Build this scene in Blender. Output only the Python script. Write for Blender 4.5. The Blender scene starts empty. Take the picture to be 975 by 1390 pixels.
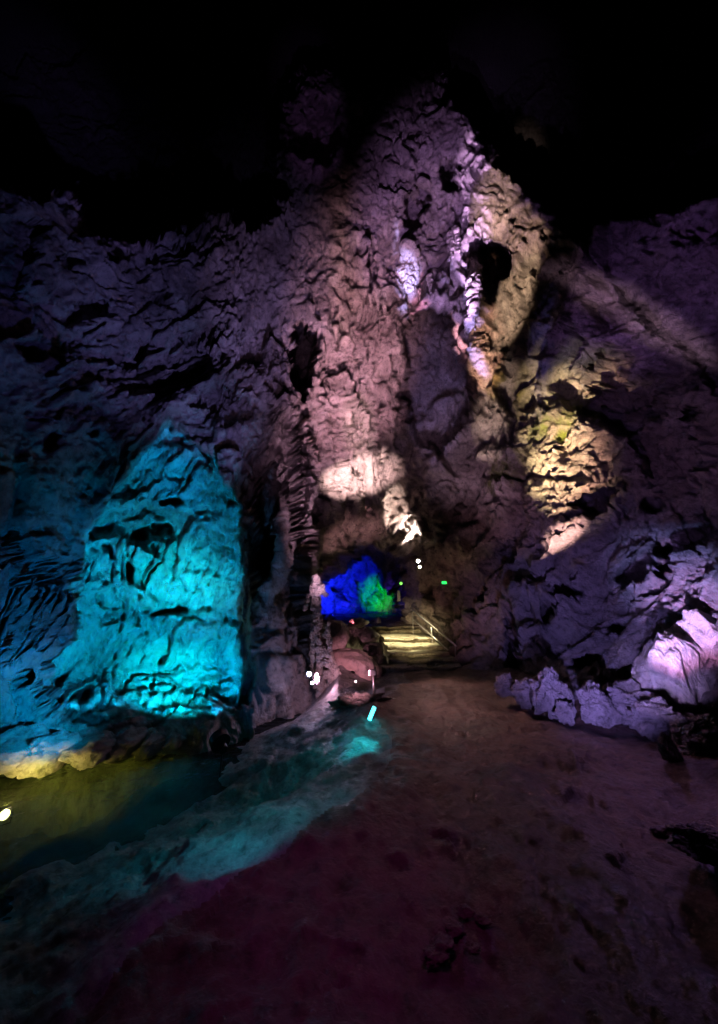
import bpy, bmesh, math, random
import numpy as np
from mathutils import Vector, Matrix
random.seed(7); rng = np.random.RandomState(11)
S = bpy.context.scene; C = S.collection
# ------------------------------------------------------------------ camera
F = 488.0; CX, CY = 487.5, 650.0; PITCH = math.radians(18.4); CAMZ = 1.6
SP, CP = math.sin(PITCH), math.cos(PITCH)
cam = bpy.data.cameras.new('camera'); co = bpy.data.objects.new('camera', cam); C.objects.link(co)
co.location = (0, 0, CAMZ); co.rotation_euler = (math.pi/2+PITCH, 0, 0)
cam.sensor_fit = 'HORIZONTAL'; cam.sensor_width = 36; cam.lens = 36*F/975; cam.shift_y = -45/975
cam.clip_start = .05; cam.clip_end = 300; S.camera = co
S.view_settings.view_transform = 'Standard'; S.view_settings.look = 'None'; S.view_settings.exposure = .3
S.view_settings.gamma = 1; S.view_settings.use_curve_mapping = False
S.cycles.use_denoising = True; S.cycles.max_bounces = 5; S.cycles.diffuse_bounces = 3
S.cycles.caustics_reflective = False; S.cycles.caustics_refractive = False; S.cycles.sample_clamp_indirect = 3

def PT(px, py, zc):
    px = np.asarray(px, float); py = np.asarray(py, float)
    x = (px-CX)/F; y = -(py-CY)/F
    return np.stack([x*zc, (CP-y*SP)*zc, CAMZ+(SP+y*CP)*zc], -1)
def V(px, py, zc): return Vector(PT(px, py, zc).tolist())
def G(px, py, z=0.0):                     # where the sight line meets height z
    y = -(py-CY)/F; t = (z-CAMZ)/(SP+y*CP); return V(px, py, t)
# ------------------------------------------------------------------ noise
def _h(ix, iy, iz, s):
    n = (ix*374761393 + iy*668265263 + iz*2147483647 + s*974634777) & 0xffffffff
    n = ((n ^ (n >> 13))*1274126177) & 0xffffffff
    n = ((n ^ (n >> 15))*2246822519) & 0xffffffff
    return ((n ^ (n >> 16)) & 0xffffff)/float(0xffffff)
def vnoise(p, s=0):
    i = np.floor(p).astype(np.int64); f = p-i; f = f*f*f*(f*(f*6-15)+10)
    r = 0
    for a in (0, 1):
        for b in (0, 1):
            for c in (0, 1):
                w = (f[:, 0] if a else 1-f[:, 0])*(f[:, 1] if b else 1-f[:, 1])*(f[:, 2] if c else 1-f[:, 2])
                r = r+w*_h(i[:, 0]+a, i[:, 1]+b, i[:, 2]+c, s)
    return r*2-1
ROT = np.array([[.36, .48, -.8], [-.8, .6, 0], [.48, .64, .6]])
def fbm(p, o=4, s=0, g=.5, l=2.03):
    r = 0; a = 1; q = p
    for k in range(o):
        r = r+a*vnoise(q, s+k); a *= g; q = (q@ROT)*l+7.1
    return r
def ridged(p, o=4, s=0, g=.5, l=2.1):
    r = 0; a = 1; q = p
    for k in range(o):
        r = r+a*(1-2*np.abs(vnoise(q, s+k))); a *= g; q = (q@ROT)*l+3.7
    return r
def facets(p, s=0):                      # broken planes: each cell carries its own tilted plane
    i = np.floor(p).astype(np.int64)
    best = np.full(len(p), 9.); sec = np.full(len(p), 9.); val = np.zeros(len(p))
    for a in (-1, 0, 1):
        for b in (-1, 0, 1):
            for c in (-1, 0, 1):
                j = i+np.array([a, b, c])
                ctr = np.stack([j[:, k]+_h(j[:, 0], j[:, 1], j[:, 2], s+k+1) for k in range(3)], -1)
                d = p-ctr; d2 = (d*d).sum(1)
                g = np.stack([_h(j[:, 0], j[:, 1], j[:, 2], s+k+11)*2-1 for k in range(3)], -1)
                v = (d*g).sum(1)+(_h(j[:, 0], j[:, 1], j[:, 2], s+21)-.5)*.6
                m = d2 < best
                sec = np.where(m, best, np.minimum(sec, d2)); val = np.where(m, v, val); best = np.where(m, d2, best)
    return val, np.sqrt(sec)-np.sqrt(best)
def sst(a, b, x):
    t = np.clip((x-a)/(b-a), 0, 1); return t*t*(3-2*t)
def polydist(px, py, pts, closed=True):
    pts = np.array(pts, float); n = len(pts); d = np.full(px.shape, 1e9); inside = np.zeros(px.shape, bool)
    for k in range(n if closed else n-1):
        a = pts[k]; b = pts[(k+1) % n]; e = b-a; L = (e*e).sum()+1e-9
        t = np.clip(((px-a[0])*e[0]+(py-a[1])*e[1])/L, 0, 1)
        d = np.minimum(d, np.hypot(px-a[0]-t*e[0], py-a[1]-t*e[1]))
        if closed:
            c = ((a[1] > py) != (b[1] > py))
            with np.errstate(divide='ignore', invalid='ignore'):
                xi = (b[0]-a[0])*(py-a[1])/(b[1]-a[1]+1e-12)+a[0]
            inside ^= (c & (px < xi))
    return np.where(inside, d, -d) if closed else d
def tps(cps):
    c = np.array(cps, float); X = c[:, :2]/300.; w = 1/c[:, 2]
    def U(r2): return np.where(r2 > 1e-12, r2*np.log(r2+1e-12), 0)
    n = len(X); K = U(((X[:, None]-X[None])**2).sum(-1))+np.eye(n)*.02
    Pm = np.hstack([np.ones((n, 1)), X]); A = np.zeros((n+3, n+3)); A[:n, :n] = K; A[:n, n:] = Pm; A[n:, :n] = Pm.T
    sol = np.linalg.solve(A, np.concatenate([w, np.zeros(3)]))
    def f(px, py):
        sh = px.shape; Q = np.stack([px.ravel(), py.ravel()], -1)/300.
        r = sol[n]+Q[:, 0]*sol[n+1]+Q[:, 1]*sol[n+2]
        for k in range(n): r = r+sol[k]*U(((Q-X[k])**2).sum(1))
        return 1/np.clip(r.reshape(sh), 1/40., 1/1.5)
    return f
# ------------------------------------------------------------------ objects
def mesh_np(name, verts, quads, mat, parent=None, smooth=True):
    me = bpy.data.meshes.new(name); verts = np.ascontiguousarray(verts, np.float32); quads = np.ascontiguousarray(quads, np.int32)
    k = quads.shape[1]
    me.vertices.add(len(verts)); me.vertices.foreach_set('co', verts.ravel())
    me.loops.add(quads.size); me.loops.foreach_set('vertex_index', quads.ravel())
    me.polygons.add(len(quads)); me.polygons.foreach_set('loop_start', np.arange(0, quads.size, k, dtype=np.int32))
    me.polygons.foreach_set('loop_total', np.full(len(quads), k, np.int32))
    me.polygons.foreach_set('use_smooth', np.full(len(quads), smooth, bool))
    me.update(calc_edges=True); me.validate()
    me.materials.append(mat); o = bpy.data.objects.new(name, me); C.objects.link(o)
    if parent: o.parent = parent
    return o
def grid_quads(ny, nx, keep=None):
    i = np.arange(ny*nx).reshape(ny, nx)
    q = np.stack([i[:-1, :-1], i[1:, :-1], i[1:, 1:], i[:-1, 1:]], -1).reshape(-1, 4)
    return q if keep is None else q[keep.ravel()]
def sub(verts, quads):
    u, inv = np.unique(quads, return_inverse=True); return verts[u], inv.reshape(quads.shape)
def tag(o, label=None, cat=None, group=None, kind=None):
    if label: o['label'] = label
    if cat: o['category'] = cat
    if group: o['group'] = group
    if kind: o['kind'] = kind
    return o
def empty(name, loc, rot=(0, 0, 0)):
    o = bpy.data.objects.new(name, None); C.objects.link(o); o.location = loc; o.rotation_euler = rot; o.empty_display_size = .1; return o
def bmobj(name, bm, mat, parent=None, smooth=False):
    me = bpy.data.meshes.new(name); bm.to_mesh(me); bm.free()
    for p in me.polygons: p.use_smooth = smooth
    me.materials.append(mat); o = bpy.data.objects.new(name, me); C.objects.link(o)
    if parent: o.parent = parent
    return o
# ------------------------------------------------------------------ materials
def newmat(name):
    m = bpy.data.materials.new(name); m.use_nodes = True; nt = m.node_tree
    return m, nt, nt.nodes['Principled BSDF'], nt.nodes['Material Output']
def N(nt, t, **kw):
    n = nt.nodes.new(t)
    for k, v in kw.items():
        if k in ('operation', 'blend_type', 'noise_dimensions', 'feature', 'data_type', 'musgrave_type', 'invert', 'distance', 'interpolation'): setattr(n, k, v)
        else: n.inputs[k].default_value = v
    return n
def ramp(nt, stops):
    r = nt.nodes.new('ShaderNodeValToRGB'); e = r.color_ramp.elements
    while len(e) < len(stops): e.new(.5)
    for k, (p, c) in enumerate(stops): e[k].position = p; e[k].color = (*c, 1)
    return r
def rock_mat(name, c1, c2, c3, rough=.8, bump=.5, scale=1., stretch=(1, 1, 1), rot=(0, 0, 0), algae=None, wet=0., fine=1.):
    m, nt, b, out = newmat(name); L = nt.links.new
    tc = nt.nodes.new('ShaderNodeTexCoord'); mp = nt.nodes.new('ShaderNodeMapping')
    mp.inputs['Scale'].default_value = [s*scale for s in stretch]; mp.inputs['Rotation'].default_value = rot
    L(tc.outputs['Object'], mp.inputs['Vector'])
    n1 = N(nt, 'ShaderNodeTexNoise', Scale=.7, Detail=9, Roughness=.62, Distortion=.6)
    L(mp.outputs[0], n1.inputs['Vector'])
    r1 = ramp(nt, [(.3, c1), (.5, c2), (.72, c3)]); L(n1.outputs['Fac'], r1.inputs[0])
    n2 = N(nt, 'ShaderNodeTexNoise', Scale=7., Detail=8, Roughness=.68); L(mp.outputs[0], n2.inputs['Vector'])
    r2 = ramp(nt, [(.34, (.30, .29, .28)), (.47, (.9, .9, .9)), (.7, (1.3, 1.26, 1.2))]); L(n2.outputs['Fac'], r2.inputs[0])
    mx = nt.nodes.new('ShaderNodeMix'); mx.data_type = 'RGBA'; mx.blend_type = 'MULTIPLY'; mx.inputs[0].default_value = .9
    L(r1.outputs[0], mx.inputs[6]); L(r2.outputs[0], mx.inputs[7]); col = mx.outputs[2]
    if algae:
        for (ctr, rad, ac) in algae:
            vs = nt.nodes.new('ShaderNodeVectorMath'); vs.operation = 'DISTANCE'; L(tc.outputs['Object'], vs.inputs[0]); vs.inputs[1].default_value = ctr
            mr = nt.nodes.new('ShaderNodeMapRange'); mr.inputs[1].default_value = rad; mr.inputs[2].default_value = rad*.2
            L(vs.outputs['Value'], mr.inputs[0])
            nn = N(nt, 'ShaderNodeTexNoise', Scale=2.6, Detail=8, Roughness=.7); L(tc.outputs['Object'], nn.inputs['Vector'])
            ma = N(nt, 'ShaderNodeMath', operation='ADD'); L(nn.outputs['Fac'], ma.inputs[0]); L(mr.outputs[0], ma.inputs[1])
            m2 = nt.nodes.new('ShaderNodeMapRange'); m2.inputs[1].default_value = 1.02; m2.inputs[2].default_value = 1.3; L(ma.outputs[0], m2.inputs[0])
            x2 = nt.nodes.new('ShaderNodeMix'); x2.data_type = 'RGBA'; L(m2.outputs[0], x2.inputs[0]); L(col, x2.inputs[6]); x2.inputs[7].default_value = (*ac, 1)
            col = x2.outputs[2]
    L(col, b.inputs['Base Color'])
    v = N(nt, 'ShaderNodeTexVoronoi', feature='DISTANCE_TO_EDGE', Scale=3.1); 
    dm = nt.nodes.new('ShaderNodeMix'); dm.data_type = 'RGBA'; dm.blend_type = 'ADD'; dm.inputs[0].default_value = .35
    L(mp.outputs[0], dm.inputs[6]); L(n2.outputs['Color'], dm.inputs[7]); L(dm.outputs[2], v.inputs['Vector'])
    vr = nt.nodes.new('ShaderNodeMapRange'); vr.inputs[2].default_value = .12; L(v.outputs['Distance'], vr.inputs[0])
    n3 = N(nt, 'ShaderNodeTexNoise', Scale=19., Detail=8, Roughness=.78); L(mp.outputs[0], n3.inputs['Vector'])
    a1 = N(nt, 'ShaderNodeMath', operation='MULTIPLY_ADD'); a1.inputs[1].default_value = .07; L(vr.outputs[0], a1.inputs[0]); L(n2.outputs['Fac'], a1.inputs[2])
    a2 = N(nt, 'ShaderNodeMath', operation='MULTIPLY_ADD'); a2.inputs[1].default_value = .8*fine; L(n3.outputs['Fac'], a2.inputs[0]); L(a1.outputs[0], a2.inputs[2])
    bp = nt.nodes.new('ShaderNodeBump'); bp.inputs['Strength'].default_value = 1; bp.inputs['Distance'].default_value = bump*.24
    L(a2.outputs[0], bp.inputs['Height']); L(bp.outputs[0], b.inputs['Normal'])
    rr = nt.nodes.new('ShaderNodeMapRange'); rr.inputs[1].default_value = .35; rr.inputs[2].default_value = .65
    rr.inputs[3].default_value = rough-wet; rr.inputs[4].default_value = rough; L(n1.outputs['Fac'], rr.inputs[0]); L(rr.outputs[0], b.inputs['Roughness'])
    b.inputs['Specular IOR Level'].default_value = .4
    return m
def plain(name, c, rough=.5, metal=0., em=None, es=0.):
    m, nt, b, out = newmat(name)
    n = N(nt, 'ShaderNodeTexNoise', Scale=40., Detail=4); r = ramp(nt, [(.3, tuple(x*.7 for x in c)), (.7, c)])
    nt.links.new(n.outputs['Fac'], r.inputs[0]); nt.links.new(r.outputs[0], b.inputs['Base Color'])
    b.inputs['Roughness'].default_value = rough; b.inputs['Metallic'].default_value = metal
    if em: b.inputs['Emission Color'].default_value = (*em, 1); b.inputs['Emission Strength'].default_value = es
    return m
ALG = (.13, .17, .02)
M_wall = rock_mat('limestone', (.12, .095, .085), (.29, .25, .225), (.46, .41, .37), bump=.55, wet=.25,
                  algae=[(PT(770, 590, 11.4).tolist(), 2.2, ALG), (PT(690, 650, 12.5).tolist(), 1.6, (.10, .11, .03)), (PT(690, 520, 13.5).tolist(), 1.6, (.2, .17, .06))])
M_left = rock_mat('limestone_flowstone', (.14, .13, .12), (.31, .295, .27), (.48, .46, .43), bump=.5, wet=.3, stretch=(1, 1, .55))
M_ceil = rock_mat('shade_dark_limestone', (.01, .009, .009), (.022, .02, .02), (.04, .036, .035), bump=.7)  # near-black colour puts the unlit dark of the roof into the rock
M_right = rock_mat('weathered_limestone', (.10, .085, .08), (.24, .21, .20), (.40, .36, .34), bump=.7, wet=.3)
M_bould = rock_mat('boulder_limestone', (.16, .13, .12), (.30, .26, .24), (.44, .40, .37), bump=.4, wet=.3)
M_calc = rock_mat('calcite', (.30, .26, .23), (.48, .43, .38), (.62, .57, .52), bump=.45, wet=.4, rough=.6, stretch=(1.2, 1.2, .7), scale=1.6)
M_smooth = rock_mat('worn_limestone', (.22, .16, .14), (.32, .25, .22), (.40, .33, .30), bump=.12, wet=.3, rough=.7)
M_floor = rock_mat('wet_mud_floor', (.045, .022, .016), (.105, .058, .042), (.17, .105, .08), bump=.3, wet=.36, rough=.64)
M_step = rock_mat('wet_stone_step', (.12, .10, .075), (.26, .23, .17), (.42, .38, .28), bump=.3, wet=.4, rough=.55, scale=2)
M_bed = rock_mat('silt_bed', (.06, .055, .04), (.13, .115, .08), (.22, .20, .15), bump=.3)
M_bank = rock_mat('silty_bank', (.09, .085, .08), (.20, .19, .18), (.30, .29, .27), bump=.3, wet=.4, scale=1.5)
M_metal = plain('galvanised_steel', (.45, .44, .42), .35, .9)
M_black = plain('black_lamp_metal', (.02, .02, .022), .4, .4)
# ------------------------------------------------------------------ main cave surface
cps = [ # px, py, depth along the camera axis (m)
 (480,720,13.3),(480,600,13.8),(470,450,14),(480,300,14.6),(480,150,16),(480,0,17),(600,200,15.5),(700,250,14.4),(600,60,17),
 (600,500,15.2),(650,350,15.2),(600,650,14),(700,600,12.8),(700,400,13.8),(760,620,11.3),(860,600,9.0),(975,650,6.6),(1150,650,4.8),(1330,650,3.9),
 (600,780,12.3),(660,780,11.2),(625,850,11),(625,905,8.9),(700,930,7.0),(700,850,8.6),(800,965,5.6),(800,850,7.2),(900,985,4.9),(975,990,4.4),(930,800,6.2),(1050,900,4.4),(1330,900,3.4),
 (800,740,8.6),(900,450,8.8),(850,350,10.5),(975,400,7.6),(975,250,8.6),(1150,300,6.5),(1330,300,5),(800,150,12),(975,0,9),(1330,0,6),
 (380,300,14),(380,420,13.2),(330,420,12.3),(330,300,13.5),(200,400,10.6),(200,280,11.5),(100,300,9.6),(100,450,8.6),(0,400,7.2),(0,250,8),(0,560,6.3),(-200,500,4.8),(-350,500,4),(100,100,11),(-200,100,7),(-350,0,6),(250,100,14),
 (300,550,10.6),(225,600,9.3),(330,650,9.2),(250,750,7.9),(250,850,7.2),(250,940,6.6),(250,975,5.8),(250,1040,5.3),(110,850,6.4),(110,950,5.7),(110,1040,5.0),(100,720,7.0),(0,740,5.4),(0,900,5.0),(0,1000,4.75),(0,1070,4.6),(-200,800,3.9),(-200,1000,3.6),(-350,900,3.2),
 (340,900,6.9),(340,990,6.2),(400,960,7.3),(390,850,7.8),(390,750,8.8),(400,650,10.5),(410,550,12.3),(430,950,8.0),(440,830,11.5),
 (490,850,14),(565,862,13.6),(592,850,12.3),(520,920,9.6),(-350,1200,3),(1330,1200,3),(487,1200,9),
]
zf = tps(cps)
ST = 2.0
pxa = np.concatenate([np.arange(-350, -20, 6), np.arange(-20, 996, ST), np.arange(996, 1331, 6)])
pya = np.concatenate([np.arange(-330, -10, 6), np.arange(-10, 1080, ST), np.arange(1080, 1160, 8)])
PX, PY = np.meshgrid(pxa, pya); SH = PX.shape
Z0 = zf(PX, PY)
P0 = PT(PX, PY, Z0).reshape(-1, 3)
wx = (fbm(P0*.9, 3, 50)*9).reshape(SH); wy = (fbm(P0*.9, 3, 60)*9).reshape(SH)
w2x = (fbm(P0*3, 2, 70)*3).reshape(SH); w2y = (fbm(P0*3, 2, 80)*3).reshape(SH)
w3x = (fbm(P0*8, 2, 75)*1.8).reshape(SH); w3y = (fbm(P0*8, 2, 85)*1.8).reshape(SH)
PN = (fbm(P0*2.4, 3, 95)).reshape(SH)
QX = PX+wx*.9+w2x*1.6+w3x; QY = PY+wy*.9+w2y*1.6+w3y
Zc = Z0.copy()
def push(poly, depth, fall=6., soft=None):
    global Zc
    d = polydist(QX, QY, poly)
    Zc = Zc+depth*sst(-fall*.5, fall*.5, d)
def dome(poly, depth, w):          # rounded push over width w
    global Zc
    d = np.clip(polydist(QX, QY, poly)/w, 0, 1); Zc = Zc+depth*np.sqrt(1-(1-d)**2)
def groove(pts, width, depth):
    global Zc
    d = polydist(QX, QY, pts, False); Zc = Zc+depth*np.exp(-(d/width)**2)
def pit(x, y, rx, ry, ang, depth):
    global Zc
    a = math.radians(ang); u = ((QX-x)*math.cos(a)+(QY-y)*math.sin(a))/rx; v = (-(QX-x)*math.sin(a)+(QY-y)*math.cos(a))/ry
    Zc = Zc+depth*sst(1.2, .55, np.hypot(u, v)+.55*PN)
# the unlit voids over the chamber
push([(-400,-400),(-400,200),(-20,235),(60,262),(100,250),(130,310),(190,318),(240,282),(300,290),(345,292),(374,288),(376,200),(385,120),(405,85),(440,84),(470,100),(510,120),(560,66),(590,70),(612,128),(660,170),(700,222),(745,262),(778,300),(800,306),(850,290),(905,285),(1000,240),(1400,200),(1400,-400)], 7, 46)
push([(395,150),(425,140),(455,155),(468,185),(440,220),(415,215),(398,190)], 2.5, 14)
# recess behind the ridge at the top right: the wall beyond is further back
push([(785,318),(850,410),(905,470),(960,520),(1100,600),(1400,600),(1400,200),(820,270)], .7, 26)
groove([(775,300),(800,350),(850,420),(900,478),(960,522)], 9, -.18)
# left cyan-lit recess, behind the slanting slab and the column
Zc = Zc+1.3*sst(-4, 4, polydist(QX, QY, [(228,576),(262,606),(330,680),(332,800),(328,900),(322,1040),(90,1040),(60,900),(96,870),(98,730),(165,655)]))*sst(1000, 905, QY)
# slot and column left of the arch
push([(352,640),(372,620),(382,660),(372,720),(366,780),(352,800),(344,740)], 3.2, 9)
push([(330,640),(345,640),(350,760),(345,860),(338,960),(328,960),(330,800)], .5, 8)
push([(394,446),(404,440),(416,452),(424,490),(420,530),(408,548),(398,520),(392,480)], 8, 5)
push([(400,560),(412,556),(408,600),(404,690),(396,740),(398,650)], 1.2, 8)
# column in front at the left of the arch: step in depth
push([(414,560),(430,640),(418,700),(416,780),(420,850),(470,850),(560,700),(560,600),(500,560)], .9, 10)
# tunnel
push([(419,835),(421,775),(436,752),(470,744),(505,744),(530,752),(543,775),(548,835),(548,850),(430,850)], 2.6, 14)
push([(424,815),(424,786),(436,788),(446,786),(456,774),(472,762),(490,758),(508,766),(524,784),(534,800),(536,790),(542,790),(546,832),(540,850),(430,850)], 7.5, 5)
# recesses right of the arch
push([(592,800),(606,795),(616,812),(612,840),(598,842)], 1.6, 6)
push([(646,800),(660,790),(664,830),(652,850)], .9, 6)
push([(690,850),(702,830),(712,880),(706,930),(690,925)], 1.4, 8)
# niche high in the middle
push([(552,440),(575,420),(610,430),(640,450),(634,500),(640,560),(610,620),(565,600),(548,540),(556,490)], 2.0, 14)
push([(640,335),(672,330),(700,352),(706,380),(690,395),(672,420),(650,400),(644,370)], 2.6, 7)
push([(596,222),(614,222),(616,252),(606,262),(596,250)], 2.2, 7)
push([(566,250),(576,255),(574,300),(560,312),(556,300)], 1.6, 7)
push([(494,306),(502,320),(506,380),(500,388),(496,340)], 1.0, 6)
push([(690,470),(735,400),(790,360),(800,400),(760,470),(735,560),(700,600),(690,560)], .9, 16)
push([(640,380),(652,375),(650,400),(636,402)], -.3, 6)
# overhanging slabs right: bright slab over (760,620), dark hollows round it
push([(720,620),(735,560),(765,545),(800,560),(850,590),(880,640),(830,665),(790,690),(750,712),(722,700)], -.7, 12)
push([(790,560),(850,520),(900,500),(900,560),(840,590)], 1.1, 18)
push([(775,690),(830,655),(850,660),(800,700)], 1.4, 7)
push([(800,500),(840,470),(870,500),(830,540),(800,530)], .9, 12)
groove([(660,640),(700,655),(740,650)], 3, .5); groove([(740,650),(760,655),(800,640),(850,600)], 3, .4)
for a in [(940,560,22,9,-20,1),(930,730,40,14,-15,1.1),(860,770,26,18,-30,1.2),(895,690,18,9,10,.8),(760,850,12,20,0,1.1),(775,815,20,12,0,.9),(840,860,9,9,0,.7),(720,790,14,9,20,.7),(905,760,14,20,0,.9),(740,890,18,9,0,.8),(800,905,20,7,0,.8),(690,740,16,8,-30,.6),
          (205,728,26,9,-12,1.0),(235,690,18,6,-15,.7),(152,748,6,15,-25,.8),(183,780,6,22,0,1.1),(125,726,14,5,0,.6),(230,828,24,6,8,.7),(288,632,22,4,40,.5),(310,678,12,4,45,.4),(20,750,10,18,0,.8),
          (112,948,18,8,-25,.8),(40,915,14,10,-40,.8),(62,930,22,7,-30,.6),(64,962,11,8,0,.6),(30,985,14,6,20,.6),(5,992,9,10,0,.6),(115,978,26,5,5,.6),
          (433,690,7,14,10,1.1),(461,690,8,12,30,.9),(476,720,5,18,0,.9),(455,725,5,15,0,.7),(496,692,12,12,0,.8),(520,620,10,30,0,.9),(545,600,6,40,-4,.8),(508,560,8,18,0,.7),
          (570,670,14,14,0,1.0),(640,700,18,5,-35,.5),(670,560,10,5,-30,.4),
          (240,540,40,6,-32,.7),(118,595,9,8,0,.7),(60,600,20,8,-30,.5),(200,500,20,6,-30,.5),(120,420,26,9,-25,.8),(220,400,20,7,-30,.7),(30,480,16,14,0,.8),(160,340,18,9,0,.6),(90,360,22,8,0,.7),(280,350,20,6,-30,.6),(320,330,12,10,0,.5),(270,330,24,7,-30,.6),
          (360,590,10,18,20,1.0),(320,560,26,16,30,.6),(340,610,14,8,0,.5),(370,540,10,18,10,.8),
          (700,205,14,5,20,.5),(560,190,12,8,0,.5),(535,170,14,8,0,.4),(570,140,14,10,0,.6),(640,200,16,6,10,.4),(690,290,7,6,0,.8),(712,310,6,5,0,.8),(745,320,14,10,40,.7),(765,350,8,18,-30,.6)]:
    pit(*a)
for k in range(26):
    x = random.uniform(110, 310); y = random.uniform(640, 950); l = random.uniform(14, 46)
    groove([(x, y), (x+l*.5, y+random.uniform(-8, 4)), (x+l, y+random.uniform(-10, 14))], random.uniform(2, 5), random.uniform(.08, .28)*random.choice((1, 1, -1)))
for k in range(40):
    x = random.uniform(120, 320); y = random.uniform(780, 950); groove([(x, y), (x-random.uniform(2, 8), y+random.uniform(10, 30))], 1.8, random.uniform(.08, .2))
groove([(215,905),(250,842),(205,815),(160,792),(105,800)], 6, -.3); groove([(250,842),(300,850),(330,845)], 4, .3)
push([(205,822),(228,800),(270,795),(330,800),(328,850),(280,838),(240,838)], .3, 16)
push([(100,735),(140,722),(200,745),(250,735),(262,705),(230,700),(190,700),(150,690)], .35, 12)
for a in [(457,797,3,9,0,1.5),(517,797,4,9,-8,1.4),(432,795,3,9,0,1.2),(480,790,2.5,14,6,.9),(496,818,8,3,0,.8)]: pit(*a)
# furrows of the flowstone curtain at the far left and streaks on the ceiling slab
for k in range(9):
    x = 8+k*10; groove([(x+32, 770+random.uniform(-20, 10)), (x+8, 820), (x-28, 880+random.uniform(-10, 20))], 2.2, .22)
for k in range(11):
    x = 150+k*17+random.uniform(-5, 5); groove([(x+14, 735+random.uniform(-12, 10)), (x+4, 770), (x-5, 800+random.uniform(-8, 8))], 2.0, .26)
for k in range(34):
    x = random.uniform(20, 330); y = 600-x*.75+random.uniform(-70, 190)
    if y > 620-x*.1: continue
    l = random.uniform(20, 60); groove([(x, y), (x+l, y-l*.62)], random.uniform(2, 4), random.uniform(.15, .4)*random.choice((1, 1, -.6)))
for k in range(22):
    x = random.uniform(420, 545); y = random.uniform(330, 650); groove([(x, y), (x+random.uniform(-5, 5), y+random.uniform(25, 70))], random.uniform(1.5, 4), random.uniform(.15, .5))
for k in range(16):
    x = random.uniform(395, 417); y = random.uniform(560, 900); groove([(x, y), (x-2, y+random.uniform(25, 70))], 2.0, random.uniform(.1, .3))
for k in range(18):
    x = random.uniform(420, 520); y = random.uniform(640, 668); groove([(x, y), (x, y+random.uniform(10, 30))], 1.4, random.uniform(.1, .3))
for k in range(26):
    x = random.uniform(790, 975); y = 470+(x-790)*.75+random.uniform(-30, 180); l = random.uniform(15, 45)
    groove([(x, y), (x+l*.5, y+l)], random.uniform(1.5, 3), random.uniform(.1, .3))
for k in range(14):
    x = random.uniform(580, 760); y = random.uniform(560, 760); l = random.uniform(20, 60)
    groove([(x, y), (x+l, y-l*random.uniform(.2, .7))], 2.2, random.uniform(.1, .3))
Zc = np.clip(Zc, 1.5, 40)
B = PT(PX, PY, Zc)
# displacement along the normal of the undisturbed surface
B0 = PT(PX, PY, Z0); dx = np.gradient(B0, axis=1); dy = np.gradient(B0, axis=0)
Nn = np.cross(dx, dy); Nn /= np.linalg.norm(Nn, axis=-1, keepdims=True)+1e-9
camv = np.array([0, 0, CAMZ])-B; sgn = np.sign((Nn*camv).sum(-1, keepdims=True)); Nn *= sgn
camv /= np.linalg.norm(camv, axis=-1, keepdims=True); Nn = Nn*.6+camv*.4
p = B.reshape(-1, 3)
u = p+np.stack([fbm(p*.6, 3, 1+k*9) for k in range(3)], -1)*.5
def aniso(q, d, k):                    # stretch noise along d
    d = np.array(d, float); d /= np.linalg.norm(d); t = (q@d)[:, None]; return q-t*d*(1-1/k)
def dr2(a): return aniso(a, (.35, .05, .93), 3)
left = sst(380, 300, PX).ravel(); up = sst(640, 520, PY+PX*.15).ravel()
right = sst(780, 860, PX).ravel()
vert = (1-left*up)*(1-right*.7)
ds = (p[:, 1:2]*0+1)
diag = aniso(u, (.32, .35, .88), 3.6); ver = aniso(u, (0, .1, 1), 3.2); dr = aniso(u, (.22, -.15, -.96), 3.0)
def mixq(a, b, w): return a*(1-w[:, None])+b*w[:, None]
q = mixq(mixq(ver, diag, left*up), dr, right*.8*up)
f1, e1 = facets(q*.42, 100); f2, e2 = facets(q*1.15+5, 200); f3, e3 = facets(q*3.6+9, 300)
ctop = ((1-left)*(1-right)*sst(400, 300, PY).ravel())
rec = sst(-5, 15, polydist(PX, PY, [(90,740),(165,655),(228,576),(330,680),(330,960),(90,960)])).ravel()
mid = sst(420, 440, PX).ravel()*sst(640, 560, PX).ravel()*sst(300, 360, PY).ravel()
calm = np.clip(1-.6*ctop-.45*rec-.2*mid, .25, 1)
msk = sst(-.5, .5, fbm(p*.35, 2, 333))      # where the rock is broken and where it is worn
brk = .35+.65*msk
disp = .66*f1*calm+.17*f2*brk*calm+.055*f3*brk*calm-.06*sst(.05, 0, e2)*brk*calm-.02*sst(.07, 0, e3)*brk*calm
disp += .16*fbm(q*.7, 3, 400)+.07*fbm(q*2.3, 5, 420, .62)+.038*fbm(q*5.5, 4, 430, .65)+.034*fbm(u*13, 2, 440, .6)
far_ = (.35+.65*sst(-.4, .5, fbm(p*.5, 2, 345)))
ver5 = aniso(p+np.stack([fbm(p*1.3, 3, 640+k*9) for k in range(3)], -1)*.16, (.05, .1, 1), 5.5); dia5 = aniso(p+np.stack([fbm(p*1.3, 3, 670+k*9) for k in range(3)], -1)*.16, (.32, .35, .88), 5)
dr5 = aniso(p+np.stack([fbm(p*1.3, 3, 670+k*9) for k in range(3)], -1)*.16, (.35, .05, .93), 5)
wL = left*(1-rec)*up; wR = sst(600, 680, PX).ravel()*(1-right)
for sc_, dp_, th_ in ((.8, .42, .05), (2.0, .08, .06), (5.0, .025, .08)):
    fv = np.abs(vnoise(ver5*sc_, 651)); fd = np.abs(vnoise(dia5*sc_, 652)); fr_ = np.abs(vnoise(dr5*sc_, 653))
    fi = fv*(1-wL)*(1-wR)+fd*wL+fr_*wR*(1-wL)
    disp -= dp_*sst(th_, 0, fi)*far_*(1-.5*rec)*(1-.4*ctop)
fl = aniso(u, (.1, 0, 1), 5)
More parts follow.
